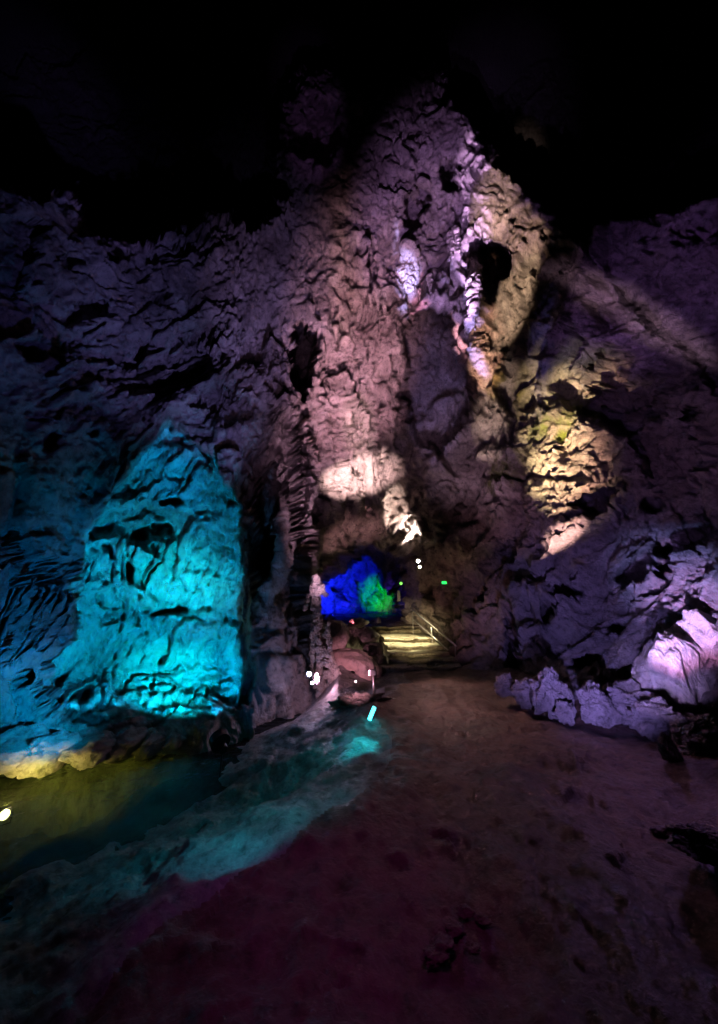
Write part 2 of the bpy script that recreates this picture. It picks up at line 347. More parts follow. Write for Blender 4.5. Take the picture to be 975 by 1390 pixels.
wL0 = left*(1-rec)*up
rib = sst(395, 430, PX).ravel()*sst(585, 550, PX).ravel()*sst(300, 360, PY).ravel()
disp += rib*.27*ridged(aniso(u, (.08, .1, 1), 5)*.85, 2, 462)+.06*(1-wL0)*(1-.5*ctop)*ridged(aniso(u, (.06, .1, 1), 9)*2.6, 2, 463)
rgt = sst(560, 640, PX).ravel()*sst(360, 460, PY+.2*PX).ravel()
disp += (rgt*(1-right)*.30+ .16*(1-rib)*(1-rec)*(1-.6*ctop))*ridged(dr2(u)*.9, 3, 466)
disp += (mid*.14+rec*.07)*ridged(fl*1.5, 3, 450)+(rec*.05+mid*.05)*ridged(fl*5, 3, 460)+rec*.10*ridged(aniso(u, (.6, 0, 1), 2.5)*1.1, 3, 455)
hot = sst(-6, 14, polydist(PX, PY, [(700,600),(730,545),(790,540),(860,580),(885,640),(830,690),(760,715),(700,700)])).ravel()
pk = vnoise(q*2.0, 470)*.55+vnoise(q*4.6, 480)*.45
disp -= .20*sst(.24, .5, pk)*(.12+.5*np.maximum(left*(1-rec), right)+.25*ctop)
pk2 = vnoise(q*6.5, 475)
disp -= .08*sst(.35, .7, pk2)*(.5+.5*ctop)*(1-rec*.6)
pk3 = vnoise(q*14, 476); disp -= .035*sst(.3, .7, pk3)
disp += right*(.09*ridged(aniso(u, (.3, 0, 1), 1.8)*2.6, 4, 494, .6)-.16*sst(.15, .45, vnoise(u*2.4, 496))+.05*fbm(u*9, 3, 498, .6))
disp = disp*(1-.65*hot)+hot*(.10*ridged(aniso(u, (.85, -.2, -.3), 2.4)*2.4, 5, 490, .6)+.05*fbm(u*5, 4, 492, .6))
amp = np.clip(Z0.ravel()/9, .5, 1.35)
soft = 1
W = (p+Nn.reshape(-1, 3)*(disp*amp*soft)[:, None])
cyx = PX[:-1, :-1]; cyy = PY[:-1, :-1]
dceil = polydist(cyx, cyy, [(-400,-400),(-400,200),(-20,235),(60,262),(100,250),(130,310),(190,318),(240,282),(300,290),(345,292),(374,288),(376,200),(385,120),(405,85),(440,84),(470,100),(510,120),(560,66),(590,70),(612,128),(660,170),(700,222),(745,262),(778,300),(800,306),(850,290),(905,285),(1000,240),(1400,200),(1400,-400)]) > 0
dtun = polydist(cyx, cyy, [(419,850),(421,775),(436,752),(470,744),(505,744),(530,752),(543,775),(548,850)]) > 0
dslab = polydist(cyx, cyy, [(-400,200),(-20,235),(130,310),(190,318),(240,282),(374,288),(376,420),(330,560),(228,576),(165,655),(98,730),(96,860),(-400,900)]) > 0
dcol = polydist(cyx, cyy, [(330,560),(376,420),(430,430),(414,560),(418,700),(416,780),(420,1170),(330,1170),(330,680)]) > 0
dright = polydist(cyx, cyy, [(778,300),(800,306),(1000,240),(1400,200),(1400,1200),(640,1200),(640,850),(600,780),(700,730),(800,600),(880,480),(790,330)]) > 0
dleft = cyx < 375
rest = np.ones(dceil.shape, bool)
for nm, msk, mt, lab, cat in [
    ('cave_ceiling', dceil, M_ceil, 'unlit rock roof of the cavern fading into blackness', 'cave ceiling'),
    ('tunnel_wall', dtun, M_wall, 'small chamber glowing blue and green beyond the low arch', 'cave passage'),
    ('sloping_rock_slab', dslab, M_wall, 'dim blue-purple streaked rock slab leaning over the left side of the cavern', 'rock slab'),
    ('rock_pillar', dcol, M_wall, 'dark vertical rock buttress between the cyan recess and the low arch', 'rock buttress'),
    ('cave_wall', dright, M_right, 'dark pitted rock wall with violet light low on the right', 'cave wall'),
    ('flowstone_wall', dleft, M_left, 'flowstone wall flooded with bright cyan light above the water', 'cave wall'),
    ('rock_face', rest, M_wall, 'tall mauve rock face towering over the steps and the low arch', 'cave wall')]:
    k = msk & rest; rest = rest & ~k
    vv, qq = sub(W, grid_quads(*SH, keep=k)); o = mesh_np(nm, vv, qq, mt); tag(o, lab, cat, None, 'structure')
Wg = W.reshape(*SH, 3)
def surf(px, py):                       # point of the finished cave surface
    i = int(np.argmin(abs(pya-py))); j = int(np.argmin(abs(pxa-px))); return Vector(Wg[i, j].tolist())
# outer shell behind everything, closing the cavern round the camera
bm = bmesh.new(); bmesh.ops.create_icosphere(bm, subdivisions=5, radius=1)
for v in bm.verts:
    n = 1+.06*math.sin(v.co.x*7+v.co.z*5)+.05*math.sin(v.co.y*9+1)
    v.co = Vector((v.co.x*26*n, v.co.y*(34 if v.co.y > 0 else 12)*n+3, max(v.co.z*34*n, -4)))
tag(bmobj('cavern_shell', bm, M_ceil, smooth=True), 'outer rock of the cavern roof and walls, coloured near black as unlit', 'cave ceiling', None, 'structure')
# ------------------------------------------------------------------ floor and water
WATER = -.60
sh_line = [G(560, 930, -.1), G(520, 968, -.15), G(535, 1010, -.15), G(535, 1060, -.1), G(505, 1115, -.1), G(450, 1150, -.1), G(375, 1205, -.1), G(280, 1290, -.1), G(150, 1420, -.1)]
shp = [(v.x, v.y) for v in sh_line]
bank = [(9, 12)]+[(2.2, 9.8), (1.2, 9.2)]+shp+[(-2.2, .6), (-3.2, -3), (9, -6)]
ang = np.concatenate([np.linspace(-math.pi*1.25, -.02, 60)[:-1], np.linspace(-.02, math.pi+.02, 760)])
rad = .35*np.exp(np.linspace(0, math.log(24/.35), 520))
A, R = np.meshgrid(ang, rad); FX = R*np.cos(A); FY = R*np.sin(A)
dl = polydist(FX, FY, bank)              # + on the path side
p2 = np.stack([FX, FY, FX*0], -1).reshape(-1, 3)
dl = dl+(fbm(p2*1.2, 3, 900)*.12).reshape(dl.shape)
FZ = -.74*sst(.10, -2.9, dl)-.6*sst(-2.2, -4.4, dl)+.07*sst(-.05, -.5, dl)*(fbm(p2*1.3, 3, 910)+.25*ridged(p2*3, 3, 915)).reshape(dl.shape)
fn = .06*fbm(p2*.8, 4, 500)+.022*ridged(p2*1.7, 5, 520, .5)+.014*fbm(p2*8, 4, 540, .6)
ff, fe = facets(p2*np.array([1, 1, 1])*2.4+fbm(p2*3, 3, 565)[:, None]*.25, 560); fn += .022*ff*sst(-.2, .4, fbm(p2*.6, 2, 570))
FZ = FZ+fn.reshape(FZ.shape)
# right bank rises to the wall
rl = [(v.x, v.y) for v in (G(640, 915), G(720, 965), G(830, 1000), G(905, 1050), G(930, 1130), G(960, 1210), G(1100, 1400))]
rd = polydist(FX, FY, rl+[(9, .5), (12, 12)])
FZ = FZ+.13*sst(-.1, .7, rd)*(1+.6*fbm(p2*1.8, 3, 600).reshape(FZ.shape))
# rise under the stairs/landing, bank to the left of them
FZ = np.where(FY > 9.3, np.minimum(FZ+0, .0), FZ)
lb = polydist(FX, FY, [(v.x, v.y) for v in (G(425, 965, -.3), G(470, 945, 0), G(512, 925, 0), G(517, 912, 0))]+[(1.0, 12.5), (-3, 12.5)])
FZ = FZ+.75*sst(-.25, 1.3, lb)*(FY < 13)
FP = np.stack([FX, FY, FZ], -1).reshape(-1, 3)
allq = grid_quads(*A.shape)
cd = dl[:-1, :-1].ravel()
for nm, k, mt, lab, cat in [('cave_floor', cd > -.08, M_floor, 'dark reddish trodden mud and rock floor leading to the steps', 'cave floor'),
                       ('river_bank', (cd <= -.08) & (cd > -2.7), M_bank, 'smooth silty bank sloping from the path into the water, lit teal', 'river bank'),
                       ('river_bed', cd <= -2.7, M_bed, 'silty bed under the dark water', 'river bed')]:
    vv, qq = sub(FP, allq[k]); tag(mesh_np(nm, vv, qq, mt), lab, cat, None, 'structure')
# water: thin clear skin, lets lamps below and above reach the bed
m, nt, b, out = newmat('cave_water'); L = nt.links.new
gl = nt.nodes.new('ShaderNodeBsdfGlossy'); gl.inputs['Roughness'].default_value = .38; gl.inputs['Color'].default_value = (.35, .38, .38, 1)
tr = nt.nodes.new('ShaderNodeBsdfTransparent'); tr.inputs['Color'].default_value = (.20, .27, .20, 1)
fr = nt.nodes.new('ShaderNodeFresnel'); fr.inputs['IOR'].default_value = 1.33
mxs = nt.nodes.new('ShaderNodeMixShader'); L(fr.outputs[0], mxs.inputs[0]); L(tr.outputs[0], mxs.inputs[1]); L(gl.outputs[0], mxs.inputs[2]); L(mxs.outputs[0], out.inputs['Surface'])
tcw = nt.nodes.new('ShaderNodeTexCoord'); wn = N(nt, 'ShaderNodeTexNoise', Scale=3.5, Detail=3, Roughness=.5); L(tcw.outputs['Object'], wn.inputs['Vector'])
wb = nt.nodes.new('ShaderNodeBump'); wb.inputs['Strength'].default_value = .5; wb.inputs['Distance'].default_value = .05; L(wn.outputs['Fac'], wb.inputs['Height'])
L(wb.outputs[0], gl.inputs['Normal']); L(wb.outputs[0], fr.inputs['Normal']); nt.nodes.remove(b)
M_water = m
wv = np.array([(-12, -6, WATER), (6, -6, WATER), (6, 12, WATER), (-12, 12, WATER)]); tag(mesh_np('water', wv, np.array([[0, 1, 2, 3]]), M_water), 'still dark water lit yellow at its left edge', 'water', None, 'structure')
# landing and passage floor
def lump(name, loc, size, mat, label=None, cat=None, group=None, seed=0, rot=(0, 0, 0), sub_=5, rough=.16, flat=.25, kind=None, freq=1.6, ridge=.0):
    bm = bmesh.new(); bmesh.ops.create_icosphere(bm, subdivisions=sub_, radius=1)
    vs = np.array([v.co[:] for v in bm.verts]); r = np.random.RandomState(seed)
    for k in range(9):                     # chop planes for a broken outline
        n = r.normal(size=3); n /= np.linalg.norm(n); h = r.uniform(.62, .92); d = vs@n; over = np.maximum(d-h, 0); vs = vs-n*(over*flat*3.2).clip(0, over)[:, None]
    wq = vs*np.array(size)
    sc = max(size)
    f, e = facets(vs*freq+seed*3.3, 700+seed)
    dd = rough*(.6*fbm(vs*freq+seed, 4, 720)+.5*f-.25*sst(.14, 0, e)+.18*fbm(vs*freq*5, 4, 740))
    if ridge: dd += ridge*ridged(vs*np.array([5, 5, 1.2])+seed, 3, 760)
    wq = vs*(1+dd)[:, None]*np.array(size)
    for v, c in zip(bm.verts, wq): v.co = c
    o = bmobj(name, bm, mat, smooth=True); o.location = loc; o.rotation_euler = rot
    if label: tag(o, label, cat, group, kind)
    return o
lnd = np.array([PT(500, 850, 1)])  # placeholder
def slab_grid(name, corners, nx, ny, z, mat, amp, seed, label, cat, kind='structure', parent=None):
    a, b_, c, d = [np.array(q_, float) for q_ in corners]; u_, v_ = np.meshgrid(np.linspace(0, 1, nx), np.linspace(0, 1, ny))
    XY = (a*(1-u_)[..., None]+b_*u_[..., None])*(1-v_)[..., None]+(d*(1-u_)[..., None]+c*u_[..., None])*v_[..., None]
    pp = np.concatenate([XY, np.zeros(XY.shape[:2]+(1,))], -1).reshape(-1, 3); pp[:, 2] = z+amp*fbm(pp*3, 4, seed)
    o = mesh_np(name, pp, grid_quads(ny, nx), mat, parent); tag(o, label, cat, None, kind); return o
slab_grid('passage_floor', [(-2.2, 12.9), (2.0, 12.9), (4, 24), (-4, 24)], 90, 160, .70, M_floor, .03, 33, 'level passage floor reflecting blue light beyond the steps', 'cave floor')
# ------------------------------------------------------------------ steps
edges = [(905, 512, 628), (895, 528, 622), (886, 529, 610), (877, 527, 602), (867, 522, 590), (855, 516, 572), (849, 505, 560)]
stair = empty('stone_staircase', G(565, 910)); tag(stair, 'worn wet stone steps climbing to the low arch, lit yellow', 'steps')
off = Vector(stair.location)
fronts = []
for k, (py, xl, xr) in enumerate(edges):
    z = .1*(k+1); fronts.append((G(xl, py, z), G(xr, py, z), z))
fronts.append((Vector((-1.6, 14.3, .72)), Vector((1.9, 14.3, .72)), .72))
for k in range(7):
    a, b_, z = fronts[k]; nxt = fronts[k+1]
    nx = 60; X = np.linspace(0, 1, nx); prof = []
    back_y = nxt[0].y+.25; 
    rows = []
    fa = np.array(a[:2]); fb = np.array(b_[:2]); 
    ba = np.array([nxt[0].x-.05, nxt[0].y+.2]); bb = np.array([max(nxt[1].x, b_.x-.1)+.05, nxt[1].y+.2])
    front = fa+(fb-fa)*X[:, None]; backr = ba+(bb-ba)*X[:, None]
    wob = fbm(np.stack([X*6, X*0+k*3.3, X*0], -1), 4, 930)*.06
    for (t, zz, o_) in [(0, z-.22, .03), (0, z-.07, .025), (0, z-.03, -.015), (0, z-.008, -.01), (.03, z, 0), (.1, z+.002, 0), (.2, z, 0), (.35, z-.004, 0), (.5, z, 0), (.75, z, 0), (1, z, 0)]:
        r_ = front+(backr-front)*t; r_ = r_.copy(); r_[:, 1] += (o_+wob*(1-t)+.012*fbm(np.stack([X*30, X*0+zz*20, X*0+k], -1), 2, 940))
        h_ = zz+.022*fbm(np.stack([r_[:, 0]*3, r_[:, 1]*3, X*0+k], -1), 4, 950)
        rows.append(np.concatenate([r_, h_[:, None]], 1))
    rows.insert(0, rows[0]+np.array([0, .0, -.3]))
    arr = np.stack(rows); 
    sideL = arr[:, :1]+np.array([0, 0, -.3]); sideR = arr[:, -1:]+np.array([0, 0, -.3]); arr = np.concatenate([sideL, arr, sideR], 1)
    pts = arr.reshape(-1, 3)-np.array(off)
    mesh_np('step', pts, grid_quads(arr.shape[0], arr.shape[1]), M_step, stair)
# ------------------------------------------------------------------ tubes
def tube(pts, r, n=10, r2=None):
    bm = bmesh.new(); rings = []; pts = [Vector(q_) for q_ in pts]
    for i, q_ in enumerate(pts):
        d = (pts[min(i+1, len(pts)-1)]-pts[max(i-1, 0)]).normalized(); up_ = Vector((0, 0, 1)) if abs(d.z) < .95 else Vector((1, 0, 0))
        a = d.cross(up_).normalized(); b_ = d.cross(a); rr = r if r2 is None else r+(r2-r)*i/(len(pts)-1)
        rings.append([bm.verts.new(q_+a*math.cos(t)*rr+b_*math.sin(t)*rr) for t in [2*math.pi*k/n for k in range(n)]])
    for i in range(len(rings)-1):
        for k in range(n): bm.faces.new((rings[i][k], rings[i][(k+1) % n], rings[i+1][(k+1) % n], rings[i+1][k]))
    bm.faces.new(rings[0][::-1]); bm.faces.new(rings[-1]); bmesh.ops.recalc_face_normals(bm, faces=bm.faces); return bm
def box(sx, sy, sz, loc=(0, 0, 0), bev=.006):
    bm = bmesh.new(); bmesh.ops.create_cube(bm, size=1)
    for v in bm.verts: v.co = Vector((v.co.x*sx, v.co.y*sy, v.co.z*sz))+Vector(loc)
    bmesh.ops.bevel(bm, geom=bm.edges[:], offset=bev, segments=2, affect='EDGES'); return bm
hr = empty('handrail', G(618, 905)); tag(hr, 'thin steel handrail sloping up along the right of the steps', 'handrail'); ho = Vector(hr.location)
T0 = V(559, 827, 11.6); T1 = V(620, 877, 9.0); M0 = V(561, 841, 11.5); M1 = V(608, 882, 9.2)
bmobj('top_rail', tube([T0-ho, T1-ho], .022), M_metal, hr, True); bmobj('mid_rail', tube([M0-ho, M1-ho], .014), M_metal, hr, True)
for t in (0.02, .5, .97):
    a = T0.lerp(T1, t); bmobj('post', tube([a-ho, Vector((a.x, a.y, a.z-1.0))-ho], .017), M_metal, hr, True)
# ------------------------------------------------------------------ rocks and formations
def knobs(name, segs, mat, label=None, cat=None, group=None, seed=0, amp=.3, parent=None, kind=None):
    """one lumpy mass grown along several (points, radii) limbs, fused with a remesh"""
    bm = bmesh.new()
    for pts, rad_ in segs:
        for k in range(len(pts)-1):
            a = Vector(pts[k]); b_ = Vector(pts[k+1]); n = max(2, int((b_-a).length/(min(rad_[k], rad_[k+1])*.6)))
            for t in range(n+1):
                f = t/n; r_ = (rad_[k]*(1-f)+rad_[k+1]*f)*random.uniform(.8, 1.2); c = a.lerp(b_, f)+Vector([random.uniform(-1, 1)*r_*.25 for _ in range(3)])
                bmesh.ops.create_icosphere(bm, subdivisions=2, radius=r_, matrix=Matrix.Translation(c))
    me = bpy.data.meshes.new(name); bm.to_mesh(me); bm.free(); o = bpy.data.objects.new(name, me); C.objects.link(o)
    rm = o.modifiers.new('r', 'REMESH'); rm.mode = 'VOXEL'; rm.voxel_size = min(min(r) for _, r in segs)*.28
    dg = bpy.context.evaluated_depsgraph_get(); me2 = bpy.data.meshes.new_from_object(o.evaluated_get(dg)); o.modifiers.clear(); o.data = me2; me2.name = name
    n = len(me2.vertices); v = np.empty(n*3, np.float32); me2.vertices.foreach_get('co', v); v = v.reshape(-1, 3).astype(float)
    nr = np.empty(n*3, np.float32); me2.vertices.foreach_get('normal', nr); nr = nr.reshape(-1, 3)
    rm_ = np.mean([np.mean(r) for _, r in segs]); d = amp*rm_*(fbm(v/rm_*.6, 4, seed)*.8+.35*ridged(v/rm_*1.6, 3, seed+5))
    v = v+nr*d[:, None]; me2.vertices.foreach_set('co', v.astype(np.float32).ravel())
    for pl in me2.polygons: pl.use_smooth = True
    me2.materials.clear(); me2.materials.append(mat); me2.update()
    if parent: o.parent = parent
    if label: tag(o, label, cat, group, kind)
    # origin at the base
    lo = v[:, 2].argmin(); c = Vector(v[lo].tolist())
    me2.transform(Matrix.Translation(-c)); o.location = c
    return o
def vp(*l): return [V(*a) for a in l]
# pink-lit calcite column by the twin floodlight
cc_ = [(vp((428,784,7.75),(431,800,7.7),(428,818,7.7),(431,838,7.7),(429,858,7.68),(434,880,7.65),(433,905,7.6),(438,950,7.6)), [.06,.12,.07,.10,.06,.07,.06,.10]),
      (vp((431,800,7.7),(442,808,7.7),(438,796,7.72)), [.06,.05,.03]), (vp((431,800,7.7),(418,808,7.72),(414,826,7.75)), [.06,.05,.035]),
      (vp((446,846,7.7),(444,858,7.7),(448,878,7.65),(451,900,7.6),(462,926,7.6),(467,955,7.6)), [.035,.05,.05,.055,.07,.09]),
      (vp((434,880,7.65),(441,886,7.62),(450,892,7.6)), [.05,.05,.05]), (vp((433,903,7.6),(443,898,7.6),(455,912,7.6)), [.05,.06,.05]),
      (vp((436,918,7.6),(446,912,7.58),(452,926,7.6)), [.05,.05,.05]), (vp((424,846,7.72),(426,870,7.7),(424,896,7.68),(428,930,7.65)), [.03,.045,.035,.06]), (vp((446,930,7.6),(448,955,7.6)), [.07,.1])]
knobs('calcite_column', cc_, M_calc, 'knobbly two-legged calcite column lit pink above the twin floodlight', 'calcite column', seed=3, amp=.75)
# smooth pink boulders left of the steps
lump('smooth_boulder', V(474, 938, 8.3), (.88, .6, .95), M_smooth, 'large smooth boulder glowing dull pink left of the steps', 'boulder', None, 5, rough=.08, flat=.3)
lump('smooth_boulder', V(458, 862, 8.9), (.30, .25, .36), M_smooth, 'small rounded boulder perched on top of the large smooth pink one', 'boulder', None, 6, rough=.1)
k_ = 0
for (px, py, zc, sx, sz, lab) in [(500,862,9.9,.30,.20,'dark broken rock at the upper left edge of the steps'), (508,884,9.3,.28,.25,'dark broken rock halfway down the left edge of the steps'),
        (500,905,8.9,.34,.26,'dark broken rock at the lower left corner of the steps'), (487,846,10.4,.3,.16,'low dark rock beside the top step, nearest the blue chamber'),
        (520,902,8.8,.12,.12,'small rock against the left end of the third step from the bottom'), (640,922,8.0,.34,.12,'low brown rock at the right end of the bottom step'), (668,918,7.9,.25,.22,'small upright rock at the foot of the dark wall right of the steps')]:
    lump('rock', V(px, py, zc), (sx, sx*.9, sz), M_right, lab, 'rock', 'rocks beside the steps', 20+k_, rough=.28, sub_=4, flat=.5); k_ += 1
# right-hand boulders
lump('boulder', V(912, 932, 4.95), (.60, .5, .72), M_calc, 'big domed violet-lit boulder leaning on the wall at the right', 'boulder', 'boulders along the right wall', 41, rough=.14, ridge=.025, sub_=6, flat=.4)
lump('boulder', V(1000, 930, 5.0), (.72, .6, 1.0), M_calc, 'tallest ribbed violet boulder cut off by the right edge of the view', 'boulder', 'boulders along the right wall', 42, rough=.16, ridge=.03, sub_=6, flat=.4)
for q_, (px, py, zc, sx, sz, rz, lab) in enumerate([(752,950,6.1,.26,.34,.3,'blue-edged block between the dark wall and a small pale stone'), (769,969,5.5,.17,.13,.8,'small pale blue stone in front of the blue-edged block'),
        (812,966,5.5,.25,.27,.2,'black block with one lit left edge'), (846,962,5.35,.42,.24,-.5,'long slanting brownish slab between the black block and the domed boulder'),
        (893,985,4.9,.30,.22,.2,'violet rubble block under the domed boulder'), (946,1000,4.6,.34,.22,.9,'flat violet block under the tallest ribbed boulder'),
        (912,1022,4.15,.09,.15,.1,'small upright blue-white stone standing alone on the mud'), (963,1022,4.2,.20,.13,.4,'low mauve stone near the right edge behind the upright one'),
        (962,1150,2.95,.22,.11,.5,'flat pale purple boulder low at the right edge'), (720,945,6.8,.28,.18,.1,'dark low block at the foot of the wall left of the blue-edged block'),
        (690,935,7.3,.22,.18,.7,'small dark block at the foot of the wall nearest the steps')]):
    lump('boulder', G(px, py+sz*.55*488/zc, .10)+Vector((0, 0, sz*.55)), (sx, sx*.8, sz), M_bould, lab, 'boulder', 'boulders along the right wall', 60+q_, rot=(0, .25*(q_ % 3-1), rz), rough=.36, sub_=6, flat=.75, freq=2.2)
# outcrop between path and water
lump('rock_outcrop', V(455, 1052, 4.25)-Vector((0, 0, .24)), (.50, .85, .26), M_bould, 'rounded wet rock outcrop lit bright teal by the strip lamp', 'rock outcrop', None, 81, rot=(.1, -.35, -.5), rough=.22, sub_=6, flat=.4)
lump('rock_outcrop', V(548, 1015, 4.6)-Vector((0, 0, .05)), (.26, .5, .22), M_floor, 'black rock hump between the strip lamp and the path', 'rock outcrop', None, 82, rough=.3, sub_=5)
lump('rock_outcrop', V(480, 1000, 5.2)-Vector((0, 0, .22)), (.34, .5, .22), M_bould, 'low teal rock hump just below the strip lamp', 'rock outcrop', None, 83, rot=(0, -.2, .3), rough=.22, sub_=5)
lump('rock_outcrop', V(484, 952, 5.95)-Vector((0, 0, .08)), (.55, .4, .19), M_calc, 'crusty purple-lit rock mound at the foot of the short post', 'rock outcrop', None, 84, rough=.45, sub_=6, freq=2.6)
for q_, (px, py, r_) in enumerate([(598,1285,.05),(618,1262,.04),(632,1240,.035),(655,1250,.03),(735,988,.06),(772,993,.05),(567,1150,.03),(606,1148,.02),(820,1050,.05),(590,1300,.045),(640,1290,.03),(905,1130,.07)]):
    o = lump('stone', G(px, py, .0)+Vector((0, 0, .005)), (r_*1.4, r_, r_*.55), M_floor, None, None, None, 100+q_, rough=.45, sub_=4, flat=.6)
    tag(o, 'loose dark stone lying on the mud floor', 'stone', 'loose stones on the mud floor')
# the blocky rocks along the far shore
for q_, (px, py, zc, sx, sz, lab) in enumerate([(20,1020,4.75,.45,.26,'brown layered shore rock nearest the yellow lamp'), (68,1022,4.85,.30,.26,'cracked shore rock with a blue top, second from the left edge'),
        (125,1018,5.05,.32,.22,'square tan shore rock above the yellow water'), (165,1012,5.3,.34,.24,'smooth rounded tan shore rock right of the square one'), (205,1010,5.5,.22,.20,'blue-grey shore rock right of the rounded tan one'), (240,1003,5.7,.28,.18,'dark shore rock where the yellow light ends')]):
    lump('shore_rock', V(px, py, zc), (sx, .4, sz), M_bould, lab, 'rock', 'rocks along the far shore', 130+q_, rough=.2, sub_=5, flat=.7)
# formations in the high niche
def S_(px, py, off=-.15):
    c = surf(px, py); d = (Vector((0, 0, CAMZ))-c).normalized(); return c-d*off
knobs('flowstone_column', [([S_(640,322), S_(643,350), S_(644,385), S_(646,420), S_(646,455), S_(654,490), S_(660,515)], [.16,.22,.26,.30,.34,.38,.30]), ([S_(646,455), S_(630,470)], [.3,.22])], M_calc,
      'long blue-lavender flowstone column hanging in the high niche', 'flowstone', seed=13, amp=.5)
knobs('calcite_nodule', [([S_(622,428,-.3), S_(628,440,-.3)], [.22,.16])], M_calc, 'upper round pink calcite knob left of the lavender flowstone column', 'flowstone', 'calcite knobs', seed=14, amp=.4)
knobs('calcite_nodule', [([S_(624,452,-.3), S_(632,462,-.3)], [.24,.2])], M_calc, 'middle pink calcite knob left of the lavender flowstone column', 'flowstone', 'calcite knobs', seed=15, amp=.4)
knobs('calcite_nodule', [([S_(619,476,-.3), S_(622,482,-.3)], [.16,.13])], M_calc, 'lowest and smallest pink calcite knob by the lavender flowstone column', 'flowstone', 'calcite knobs', seed=16, amp=.4)
knobs('flowstone_drape', [([S_(550,345), S_(551,370), S_(556,392)], [.26,.36,.2]), ([S_(560,352), S_(564,385)], [.16,.12])], M_calc,
      'short bright blue-white flowstone drape left of the niche', 'flowstone', seed=17, amp=.45)
for q_, (px, py, l, r_) in enumerate([(611,330,34,.16),(618,318,40,.12),(580,385,26,.09),(588,372,28,.08),(573,395,18,.07),(522,402,34,.08),(512,398,30,.07),(505,404,22,.06),(640,300,20,.1)]):
    t0 = S_(px, py, -.25); sc_ = 14.5/488*l; knobs('stalactite', [([t0+Vector((0, 0, .1)), t0-Vector((0, 0, sc_*.5)), t0-Vector((0, 0, sc_))], [r_*1.2, r_*.8, r_*.35])], M_calc,
      ['longest lavender stalactite at the top of the niche' if q_ == 1 else 'thick lavender stalactite at the top left of the niche' if q_ == 0 else 'small isolated stalactite under the bright beige roof edge' if q_ == 8 else
       'thin pink stalactite beside the bright blue-white drape' if q_ < 5 else 'thin pale stalactite on the mauve rib'][0], 'stalactite', 'small stalactites round the niche', seed=30+q_, amp=.35)
for q_ in range(8):
    px = 436+q_*12+random.uniform(-3, 3); t0 = S_(px, 690+random.uniform(-6, 10), -.2); knobs('stalactite', [([t0+Vector((0, 0, .2)), t0-Vector((0, 0, random.uniform(.3, .9)))], [.12, .05])], M_wall,
      'stubby mauve stalactite in the fringe above the low arch', 'stalactite', 'fringe of stalactites above the arch', seed=50+q_, amp=.4)
# ------------------------------------------------------------------ lights
def aim(o, frm, to):
    o.location = frm; o.rotation_euler = (Vector(to)-Vector(frm)).to_track_quat('-Z', 'Y').to_euler()
def spot(pos, to, col, pw, deg=60, blend=.5, rad=.03):
    l = bpy.data.lights.new('spotlight_beam', 'SPOT'); l.energy = pw; l.color = col; l.spot_size = math.radians(deg); l.spot_blend = blend; l.shadow_soft_size = rad
    o = bpy.data.objects.new('spotlight_beam', l); C.objects.link(o); aim(o, pos, to); return o
def pointl(pos, col, pw, rad=.05):
    l = bpy.data.lights.new('lamp_glow', 'POINT'); l.energy = pw; l.color = col; l.shadow_soft_size = rad
    o = bpy.data.objects.new('lamp_glow', l); C.objects.link(o); o.location = pos; return o
def patch(px, py, w, h, ang, col, e, pos, blend=.6, rad=.012):
    """a spotlight at pos whose oval beam covers w x h metres of rock round (px, py)"""
    t = surf(px, py); pos = Vector(pos); d = (t-pos).length; o = spot(pos, t, col, e*90*d*d, math.degrees(2*math.atan(h/2/d)), blend, rad)
    right_ = Vector((1, 0, 0)); M = (t-pos).to_track_quat('-Z', 'Y').to_matrix().to_4x4() @ Matrix.Rotation(math.radians(ang), 4, 'Z')
    o.rotation_euler = M.to_euler(); o.scale = (w/h, 1, 1); return o
def flood(pos, to, col, es, size, label, group=None, name='floodlight', body=None, lens2=False):
    pos = Vector(pos); d = (Vector(to)-pos).normalized(); r = empty(name, pos); r.rotation_euler = d.to_track_quat('Y', 'Z').to_euler()
    tag(r, label, 'lamp', group); body = body or M_black
    bmobj('housing', box(size, size*.6, size*.8, bev=size*.08), body, r)
    lm = plain('lit_lens', (.9, .9, .9), .3, 0, col, es) if es else plain('dark_lens', (.05, .05, .05), .1)
    bm = bmesh.new(); bmesh.ops.create_cone(bm, cap_ends=True, segments=20, radius1=size*.36, radius2=size*.36, depth=size*.08, matrix=Matrix.Translation((0, size*.33, 0)) @ Matrix.Rotation(math.pi/2, 4, 'X'))
    bmobj('lens', bm, lm, r)
    bmobj('bracket', tube([(-size*.56, 0, 0), (-size*.56, -size*.1, -size*.7), (size*.56, -size*.1, -size*.7), (size*.56, 0, 0)], size*.05, 6), body, r)
    return r
CYA = (.0, .62, 1.0)
